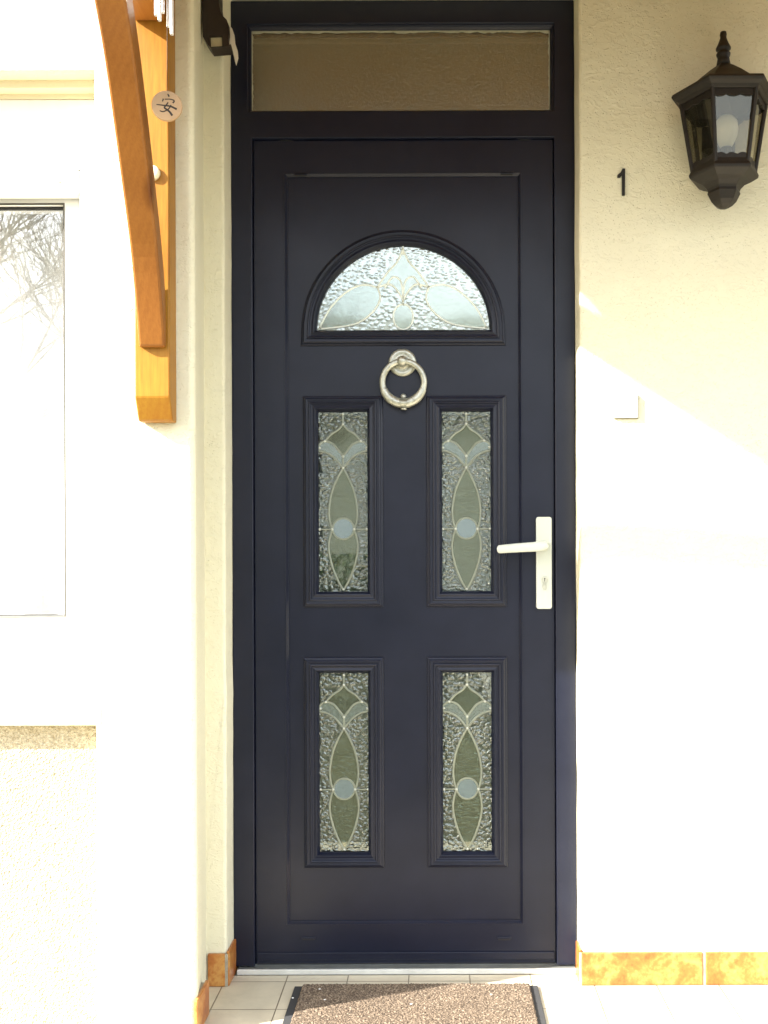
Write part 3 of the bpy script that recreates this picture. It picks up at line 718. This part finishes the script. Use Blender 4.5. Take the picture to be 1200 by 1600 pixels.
# back plate and lamp holder
bm = bmesh.new(); box(bm, lc-0.028, lc+0.028, YW-0.012, YW-0.0005, lz_(262), lz_(175)); obj('back_plate', bm, M_LANT, lan, bevel=0.002)
bm = bmesh.new(); lathe(bm, [(0.016, lz_(266)), (0.018, lz_(258)), (0.014, lz_(245)), (0.013, lz_(232))], (lc+0.006, YC, 0), 18); obj('lamp_holder', bm, M_BLACK, lan, smooth=True)
bm = bmesh.new(); lathe(bm, [(0.012, lz_(234)), (0.018, lz_(227)), (0.026, lz_(216)), (0.0295, lz_(205)), (0.027, lz_(193)), (0.018, lz_(185)), (0.006, lz_(182.5)), (0.001, lz_(182.3))], (lc+0.006, YC, 0), 28); obj('bulb', bm, M_BULB, lan, smooth=True)

# ------------------------------------------------------------ number and bell push
bm = bmesh.new(); yy = YW-0.006
plate(bm, [tuple((P(x, y, yy).x, P(x, y, yy).z)) for x, y in [(972, 305), (972, 273), (969, 277), (965, 277), (965, 273), (970, 269), (973, 263), (977, 263), (976.5, 305)]], [], yy, YW-0.0004)
tag(obj('house_number', bm, M_BLACK, bevel=0.0006), 'small black numeral 1 on the cream wall between the door and the lantern', 'house number')
yy = YW-0.009; a = P(960.5, 616.5, yy); c = P(997, 653, yy)
bell = thing('bell_push', 'square ivory bell push on the sunlit wall right of the door', 'doorbell', ((a.x+c.x)/2, YW, (a.z+c.z)/2))
obj('housing', B(a.x-0.0014, c.x+0.0014, YW-0.0045, YW-0.0004, c.z-0.0014, a.z+0.0014), plain('bell_base', (0.16, 0.15, 0.10), 0.6), bell, bevel=0.001)
obj('button', B(a.x, c.x, yy, YW-0.0052, c.z, a.z), M_IVORY, bell, bevel=0.0018)

# ------------------------------------------------------------ door mat
dm = thing('doormat', 'brown speckled doormat with black rubber border in front of the navy door', 'doormat', (-0.06, -0.3, 0.0))
x0, x1, y1 = PX(458, -0.113), PX(838, -0.113), -0.113; y0 = -0.513
rb = bmesh.new()
prism_xy(rb, [(x0, y0), (x1, y0), (x1, y1), (x0, y1)], 0.0006, 0.006)
obj('rubber_border', rb, plain("mat_rubber", (0.035, 0.035, 0.037), 0.75, bstr=0.3), dm, bevel=0.002)
# pile: fine bumpy grid with ragged edges
bm = bmesh.new(); nx, ny = 260, 170; gv = []
ax, bx_, ay, by = x0+0.020, x1-0.020, y0+0.02, y1-0.003
for j in range(ny+1):
    row = []
    for i in range(nx+1):
        u, v_ = i/nx, j/ny; x = ax + (bx_-ax)*u; y = ay + (by-ay)*v_
        e = min(u, 1-u)*(bx_-ax); e2 = min(v_, 1-v_)*(by-ay)
        if i in (0, nx): x += 0.0025*noise.noise(Vector((0, y*90, i)))
        h = 0.0125 + 0.0022*noise.noise(Vector((x*230, y*230, 0))) + 0.0012*random.random()
        h *= min(1, 0.5 + e/0.006) * min(1, 0.5 + e2/0.004)
        row.append(bm.verts.new((x, y, h)))
    gv.append(row)
for j in range(ny):
    for i in range(nx): bm.faces.new((gv[j][i], gv[j][i+1], gv[j+1][i+1], gv[j+1][i]))
obj('pile', bm, M_PILE, dm)

for px_, yy_ in ((497, -0.155), (455, -0.205), (505, -0.215), (765, -0.190), (640, -0.24)):
    bm = bmesh.new(); bmesh.ops.create_icosphere(bm, subdivisions=1, radius=0.0022, matrix=Matrix.Translation((PX(px_, yy_), yy_, 0.0165)) @ Matrix.Diagonal((1.5, 0.9, 0.6, 1)))
    obj('lint', bm, M_WHITE, dm)

# ------------------------------------------------------------ canopy on its wooden bracket
can = thing('door_canopy', 'small pitched canopy over the door on a honey-stained curved timber bracket', 'canopy', (-0.63, YL, 1.39))
pxl, pxr, ypf = -0.670, -0.5925, -0.418
bm = bmesh.new(); zb, zc2 = PZ(656, -0.40), PZ(617, ypf)
prism_yz(bm, [(YL-0.0005, zb), (YL-0.030, zb), (YL-0.035, zb+0.004), (ypf+0.001, zc2-0.004), (ypf, zc2), (ypf, 2.70), (YL-0.0005, 2.70)], pxl, pxr)
post = obj('post', bm, M_WOOD, can, bevel=0.003)
bm = bmesh.new(); p = P(240, 270, ypf-0.004); lathe(bm, [(0.016, 0.0), (0.016, -0.006), (0.0135, -0.008), (0.004, -0.0085)], (p.x-0.002, ypf+0.0005, p.z), 24, 'Y'); obj('dowel_cap', bm, M_CAP, post, smooth=True)
bxl, bxr = -0.657, -0.599
oc = spline([(-0.432, 1.548, 0), (-0.505, 1.722, 0), (-0.600, 1.862, 0), (-0.720, 2.023, 0), (-0.80, 2.10, 0), (-0.90, 2.185, 0), (-1.00, 2.2695, 0)], 6)
inn = spline([(-0.4165, 1.548, 0), (-0.4165, 1.63, 0), (-0.452, 1.740, 0), (-0.545, 1.890, 0), (-0.665, 2.057, 0), (-0.755, 2.150, 0), (-0.895, 2.2695, 0)], 6)
bm = bmesh.new(); prism_yz(bm, [(a_.x, a_.y) for a_ in oc] + [(a_.x, a_.y) for a_ in inn[::-1]], bxl, bxr)
for v_ in bm.verts: v_.co.x += (-0.43 - v_.co.y)*0.085
obj('brace', bm, M_WOODB, can, bevel=0.009, seg=2)
obj('side_beam', B(-0.668, -0.600, -1.02, ypf-0.0005, 2.270, 2.345), M_WOODY, can, bevel=0.004)
# right-hand bracket beyond the photo carries the other end
RX = 1.32
bm = bmesh.new(); box(bm, RX, RX+0.075, YW-0.065, YW-0.0005, 1.39, 2.70); box(bm, RX+0.004, RX+0.071, -1.02, YW-0.0655, 2.270, 2.345)
prism_yz(bm, [(YW-0.0655, 1.55), (YW-0.0655, 1.66), (-0.735, 2.289), (-0.82, 2.289), (-0.30, 1.72)], RX+0.012, RX+0.06)
obj('far_bracket', bm, M_WOODY, can, bevel=0.003)
# roof: soffit boards, added sun-blocking board, tiles
def roofz(y): return 2.62 + (y+0.095)*0.235          # underside
bm = bmesh.new()
xx = -0.700
while xx < 1.46:
    x2 = min(xx + 0.108, 1.46)
    prism_yz(bm, [(-1.08, roofz(-1.08)), (YW-0.001, roofz(YW)), (YW-0.001, roofz(YW)+0.018), (-1.08, roofz(-1.08)+0.018)], xx, x2-0.003); xx = x2
soff = obj('roof_boards', bm, M_SOFFIT, can)
for a_ in (0.0, 0.65, 1.3):
    bm = bmesh.new(); prism_yz(bm, [(-1.04, roofz(-1.04)-0.06), (YW-0.001, roofz(YW)-0.06), (YW-0.001, roofz(YW)-0.0005), (-1.04, roofz(-1.04)-0.0005)], a_-0.03, a_+0.02)
    obj('rafter', bm, M_SOFFIT, can)
bm = bmesh.new()
prism_yz(bm, [(-1.02, 2.3455), (-0.538, 2.3455), (-0.505, 2.396), (-0.486, 2.402), (-0.482, 2.3455), (ypf-0.0005, 2.3455), (ypf-0.0005, roofz(ypf)-0.0005), (-1.02, roofz(-1.02)-0.0005)], -0.650, -0.632)  # added unseen board blocks sun above the beam; notch leaves a lit sliver
obj('light_gap_board', bm, M_WOODY, can)
obj('fascia', B(-0.71, 1.47, -1.102, -1.082, roofz(-1.08)-0.05, roofz(-1.08)+0.045), M_WOODY, can, bevel=0.003)
bm = bmesh.new()
for j in range(8):
    ya_, yb2 = -1.12 + j*0.132, -1.12 + j*0.132 + 0.15; yb2 = min(yb2, YW-0.0006)
    za = roofz(ya_) + 0.030; zb2 = roofz(yb2) + 0.024
    for i in range(13):
        X0 = -0.715 + i*0.17
        prism_yz(bm, [(ya_, za), (yb2, zb2), (yb2, zb2+0.014), (ya_, za+0.014)], X0, X0+0.166)
obj('roof_tiles', bm, plain("clay_roof_tile", (0.33, 0.12, 0.06), 0.8, var=0.25, nscale=9, bstr=0.4), can)

# ------------------------------------------------------------ wind chime and wooden disc
ych = -0.655; kc_ = (DZ+ych)/F
ch = thing('wind_chime', 'wind chime of slim silver tubes hanging beside the timber post', 'wind chime', (PX(259, ych), ych, 2.28))
bm = bmesh.new(); tops = 2.345; sp_ = bmesh.new()
for i, (x, py, dy) in enumerate([(247, 23, 0.0), (252.5, 31, -0.018), (257.5, 19, 0.012), (266, 41, 0.012), (271.5, 53, -0.012)]):
    y_ = ych + dy; X_ = PX(x, y_); z_ = PZ(py, y_); bm = bmesh.new()
    n_ = 12; ring = []
    lathe(bm, [(0.0024, z_+0.0008), (0.0034, z_), (0.0036, z_+0.002), (0.0036, z_+0.15), (0.003, z_+0.151)], (X_, y_, 0), 14)
    obj('tube', bm, M_CHIME, ch, smooth=True)
    tube(sp_, [(X_, y_, z_+0.15), (PX(259, ych)+(X_-PX(259, ych))*0.8, ych+dy*0.6, roofz(ych)-0.03)], 0.0006, 5)
obj('cords', sp_, M_CORD, ch)
bm = bmesh.new(); lathe(bm, [(0.024, roofz(ych)-0.034), (0.025, roofz(ych)-0.031), (0.025, roofz(ych)-0.024), (0.024, roofz(ych)-0.022)], (PX(259, ych), ych, 0), 28)
tube(bm, [(PX(259, ych), ych, roofz(ych)-0.023), (PX(259, ych), ych, roofz(ych)-0.001)], 0.0008, 5)
obj('top_ring', bm, M_WOODY, ch)
dc = P(261, 166, ych-0.005)
dk = thing('wooden_disc', 'round pale wood slice with a black brushed Chinese character hanging below the wind chime', 'ornament', tuple(dc))
TL = Matrix.Translation(dc) @ Matrix.Rotation(R(8), 4, 'Z')
rd = 23.4*kc_
def local(bm):
    for v_ in bm.verts: v_.co = TL @ v_.co
bm = bmesh.new(); lathe(bm, [(rd*0.97, -0.0035), (rd, -0.0022), (rd, 0.0022), (rd*0.97, 0.0035)], (0, 0, 0), 48, 'Y'); local(bm)
obj('slice', bm, M_DISC, dk)
bm = bmesh.new(); kk = rd/232
def stroke(pts, ws):
    pts = [((x-303)*kk, (362-y)*kk) for x, y in pts]; q = [tuple(p) for p in spline(pts, 4)]
    wl = [ws[0] + (ws[1]-ws[0])*i/(len(q)-1) for i in range(len(q))]
    ribbon(bm, q, [w_*kk for w_ in wl], -0.0041, -0.0034)
stroke([(318, 182), (326, 200), (338, 225)], (16, 26)); stroke([(250, 262), (246, 280), (236, 305)], (22, 14))
stroke([(272, 268), (340, 263), (398, 272), (414, 292), (392, 320)], (14, 24))
stroke([(148, 356), (240, 362), (330, 368), (390, 384), (452, 412)], (14, 32))
stroke([(322, 312), (300, 350), (266, 396), (300, 424), (345, 458), (384, 514)], (16, 34))
stroke([(366, 352), (336, 406), (290, 442), (240, 462), (198, 448)], (20, 16)); local(bm)
obj('brushed_character', bm, M_INK, dk)
bm = bmesh.new(); tube(bm, [(dc.x, dc.y, dc.z+rd-0.001), (dc.x, ych, 2.20), (PX(259, ych), ych, roofz(ych)-0.03)], 0.0006, 5); obj('cord', bm, M_CORD, dk)

# ------------------------------------------------------------ dark hanging ornament by the door head
yo = -0.150
orn = thing('hanging_ornament', 'dark brown hanging ornament with square opening and white feather, top left of the door', 'ornament', tuple(P(340, 40, yo)))
def pz2(pts, y): return [(P(a_, b2_, y).x, P(a_, b2_, y).z) for a_, b2_ in pts]
bm = bmesh.new()
outl = [(318, -60), (345, -60), (345, 10), (347, 24), (351, 32), (357, 38), (360, 46), (361, 58), (360, 72), (362, 79), (332, 81.5), (326, 74), (320, 64), (319, 40)]
plate(bm, pz2(outl, yo), [pz2([(331, 63), (331.5, 80), (350, 79), (349.5, 62.5)], yo)], yo-0.022, yo+0.022)
obj('body', bm, M_BROWNDK, orn, bevel=0.007, seg=3)
bm = bmesh.new(); plate(bm, pz2([(331, 63), (331.5, 80), (350, 79), (349.5, 62.5)], yo), [], yo-0.012, yo-0.008); obj('inner_panel', bm, plain("pale_card", (0.60, 0.52, 0.34), 0.8), orn)
bm = bmesh.new(); fe = pz2([(360, 42), (364, 48), (367.5, 58), (369, 72), (373, 84), (374, 95), (371, 107), (369, 100), (366, 86), (362, 72), (359, 74), (361, 62)], yo)
plate(bm, fe, [], yo-0.012, yo-0.009)
for v_ in bm.verts: v_.co.y += 0.02*(v_.co.z - P(0, 70, yo).z)*4
obj('feather', bm, plain("white_feather", (0.72, 0.68, 0.60), 0.7), orn)

# ------------------------------------------------------------ ground
bm = bmesh.new(); box(bm, -4.6, 3.6, -1.16, YW+0.06, -0.16, 0.0)
obj('doorstep_paving', bm, M_FLOOR, kind='structure')
def ground(name, x0, x1, y0, y1, z, m_): 
    bm = bmesh.new(); vs = [bm.verts.new(p) for p in [(x0, y0, z), (x1, y0, z), (x1, y1, z), (x0, y1, z)]]; bm.faces.new(vs)
    return obj(name, bm, m_, kind='structure')
m, n, b = mat("lawn_grass"); v = coords(n)
n.links.new(ramp(n, mixc(n, 0.5, tex_noise(n, v, 2.5, 6, 0.7), tex_noise(n, v, 60, 4, 0.8)), [(0.35, (0.026, 0.028, 0.011)), (0.65, (0.066, 0.064, 0.028))]), b.inputs['Base Color'])
b.inputs['Roughness'].default_value = 1; M_GRASS = m
m, n, b = mat("pale_gravel_path"); v = coords(n)
n.links.new(ramp(n, tex_noise(n, v, 45, 5, 0.8), [(0.35, (0.36, 0.32, 0.25)), (0.65, (0.62, 0.58, 0.48))]), b.inputs['Base Color']); b.inputs['Roughness'].default_value = 1; M_PATH = m
m, n, b = mat("asphalt"); v = coords(n)
n.links.new(ramp(n, tex_noise(n, v, 60, 5, 0.8), [(0.35, (0.05, 0.05, 0.05)), (0.65, (0.09, 0.09, 0.085))]), b.inputs['Base Color']); b.inputs['Roughness'].default_value = 0.9; M_ROAD = m
ground('lawn', -400, 400, -600, 200, -0.20, M_GRASS)
ground('path', 0.45, 1.5, -9.9, -1.16, -0.17, M_PATH)
ground('road', -80, 80, -17.5, -11.5, -0.18, M_ROAD)
ground('pavement', -80, 80, -11.5, -9.9, -0.10, M_PATH)

# hedge behind the camera (seen mirrored in the glass)
def leafblob(bm, x0, x1, y0, y1, z0, z1, cnt, s, seed):
    rnd = random.Random(seed)
    for _ in range(cnt):
        p = Vector((rnd.uniform(x0, x1), rnd.uniform(y0, y1), z0 + (z1-z0)*rnd.random()**0.8 + 0.12*noise.noise(Vector((rnd.random()*9, seed, 0)))))
        a = Vector((rnd.gauss(0, 1), rnd.gauss(0, 1), rnd.gauss(0, 1))).normalized(); c = a.orthogonal().normalized(); d = a.cross(c)
        q = s*rnd.uniform(0.6, 1.3)
        bm.faces.new([bm.verts.new(p + c*q), bm.verts.new(p + d*q*0.5), bm.verts.new(p - c*q), bm.verts.new(p - d*q*0.5)])
M_LEAF = plain("hedge_leaves", (0.055, 0.095, 0.03), 0.6, var=0.5, nscale=3)
for i, (a_, c_) in enumerate(((-9.0, -0.5), (1.5, 9.0))):
    bm = bmesh.new(); leafblob(bm, a_, c_, -9.6, -9.0, -0.2, 1.15, 9000, 0.06, i+2)
    tag(obj('hedge', bm, M_LEAF), ['clipped green hedge left of the garden path behind the viewer', 'clipped green hedge right of the garden path behind the viewer'][i], 'hedge')
# house across the road
hs = thing('opposite_house', 'pale house across the road with grey roof, mirrored in the door glass', 'house', (0, -26, -0.2))
obj('wall', B(-9, 9, -32, -24, -0.2, 4.9), plain("opposite_render", (0.68, 0.68, 0.62), 0.9), hs)
bm = bmesh.new(); prism_yz(bm, [(-23.5, 4.9), (-28, 8.55), (-32.5, 4.9)], -9.5, 9.5); obj('roof', bm, plain("grey_tiled_roof", (0.40, 0.39, 0.34), 0.8), hs)
for x in (-7, -3.6, 3.2, 6.8):
    for z in (0.9, 3.3):
        wn = obj('window', B(x-0.6, x+0.6, -24.02, -23.96, z, z+1.2), M_WHITE, hs)
        obj('pane', B(x-0.52, x+0.52, -23.955, -23.95, z+0.08, z+1.12), plain("dark_window", (0.03, 0.035, 0.04), 0.1), wn)
M_BARK = plain("grey_bark", (0.11, 0.09, 0.07), 0.9, var=0.4, nscale=12, bstr=0.5, bdist=0.01)
def tree(x, y, h, seed, label, spread=0.5):
    rnd = random.Random(seed); t = thing('bare_tree', label, 'tree', (x, y, -0.2), 'bare trees across the garden')
    tb, cb = bmesh.new(), bmesh.new()
    def grow(p, d, L, r, lev):
        pts = [p]; q = p.copy(); dd = d.copy(); seg = 4
        for i in range(seg):
            dd = (dd + Vector((rnd.gauss(0, .13), rnd.gauss(0, .13), rnd.gauss(0.03, .07)))).normalized(); q = q + dd*L/seg; pts.append(q.copy())
        tube(tb if lev < 2 else cb, pts, [r*(1 - 0.45*i/seg) for i in range(seg+1)], 7 if lev < 2 else (4 if lev < 4 else 3), cap=False)
        if lev >= 6 or pts[-1].y > -5.5: return
        kids = 3 if lev < 4 else 4
        for i in range(kids + (1 if lev in (1, 2, 3) else 0)):
            at = pts[-1] if i == 0 else pts[rnd.choice((2, 3, 4))]
            a = rnd.uniform(0, 6.28); s = Vector((math.cos(a), math.sin(a), 0.15))
            nd = (dd + s*rnd.uniform(0.45, 1.0)*(0.35 if i == 0 else 1)).normalized()
            grow(at.copy(), nd, L*rnd.uniform(0.62, 0.8), r*(0.58 if i else 0.62), lev+1)
    grow(Vector((x, y, -0.25)), Vector((0, 0, 1)), h*0.33, 0.026*h/2.2, 0)
    obj('trunk', tb, M_BARK, t, smooth=True); obj('crown', cb, M_BARK, t)
tree(-4.0, -8.0, 6.5, 5, 'slender bare tree nearest the left window, mirrored in its glass')
tree(-5.9, -9.4, 7.5, 11, 'taller bare tree further left, mirrored in the left window')
tree(-3.9, -20.0, 8.0, 21, 'bare tree by the road, mirrored in the arched door glass')
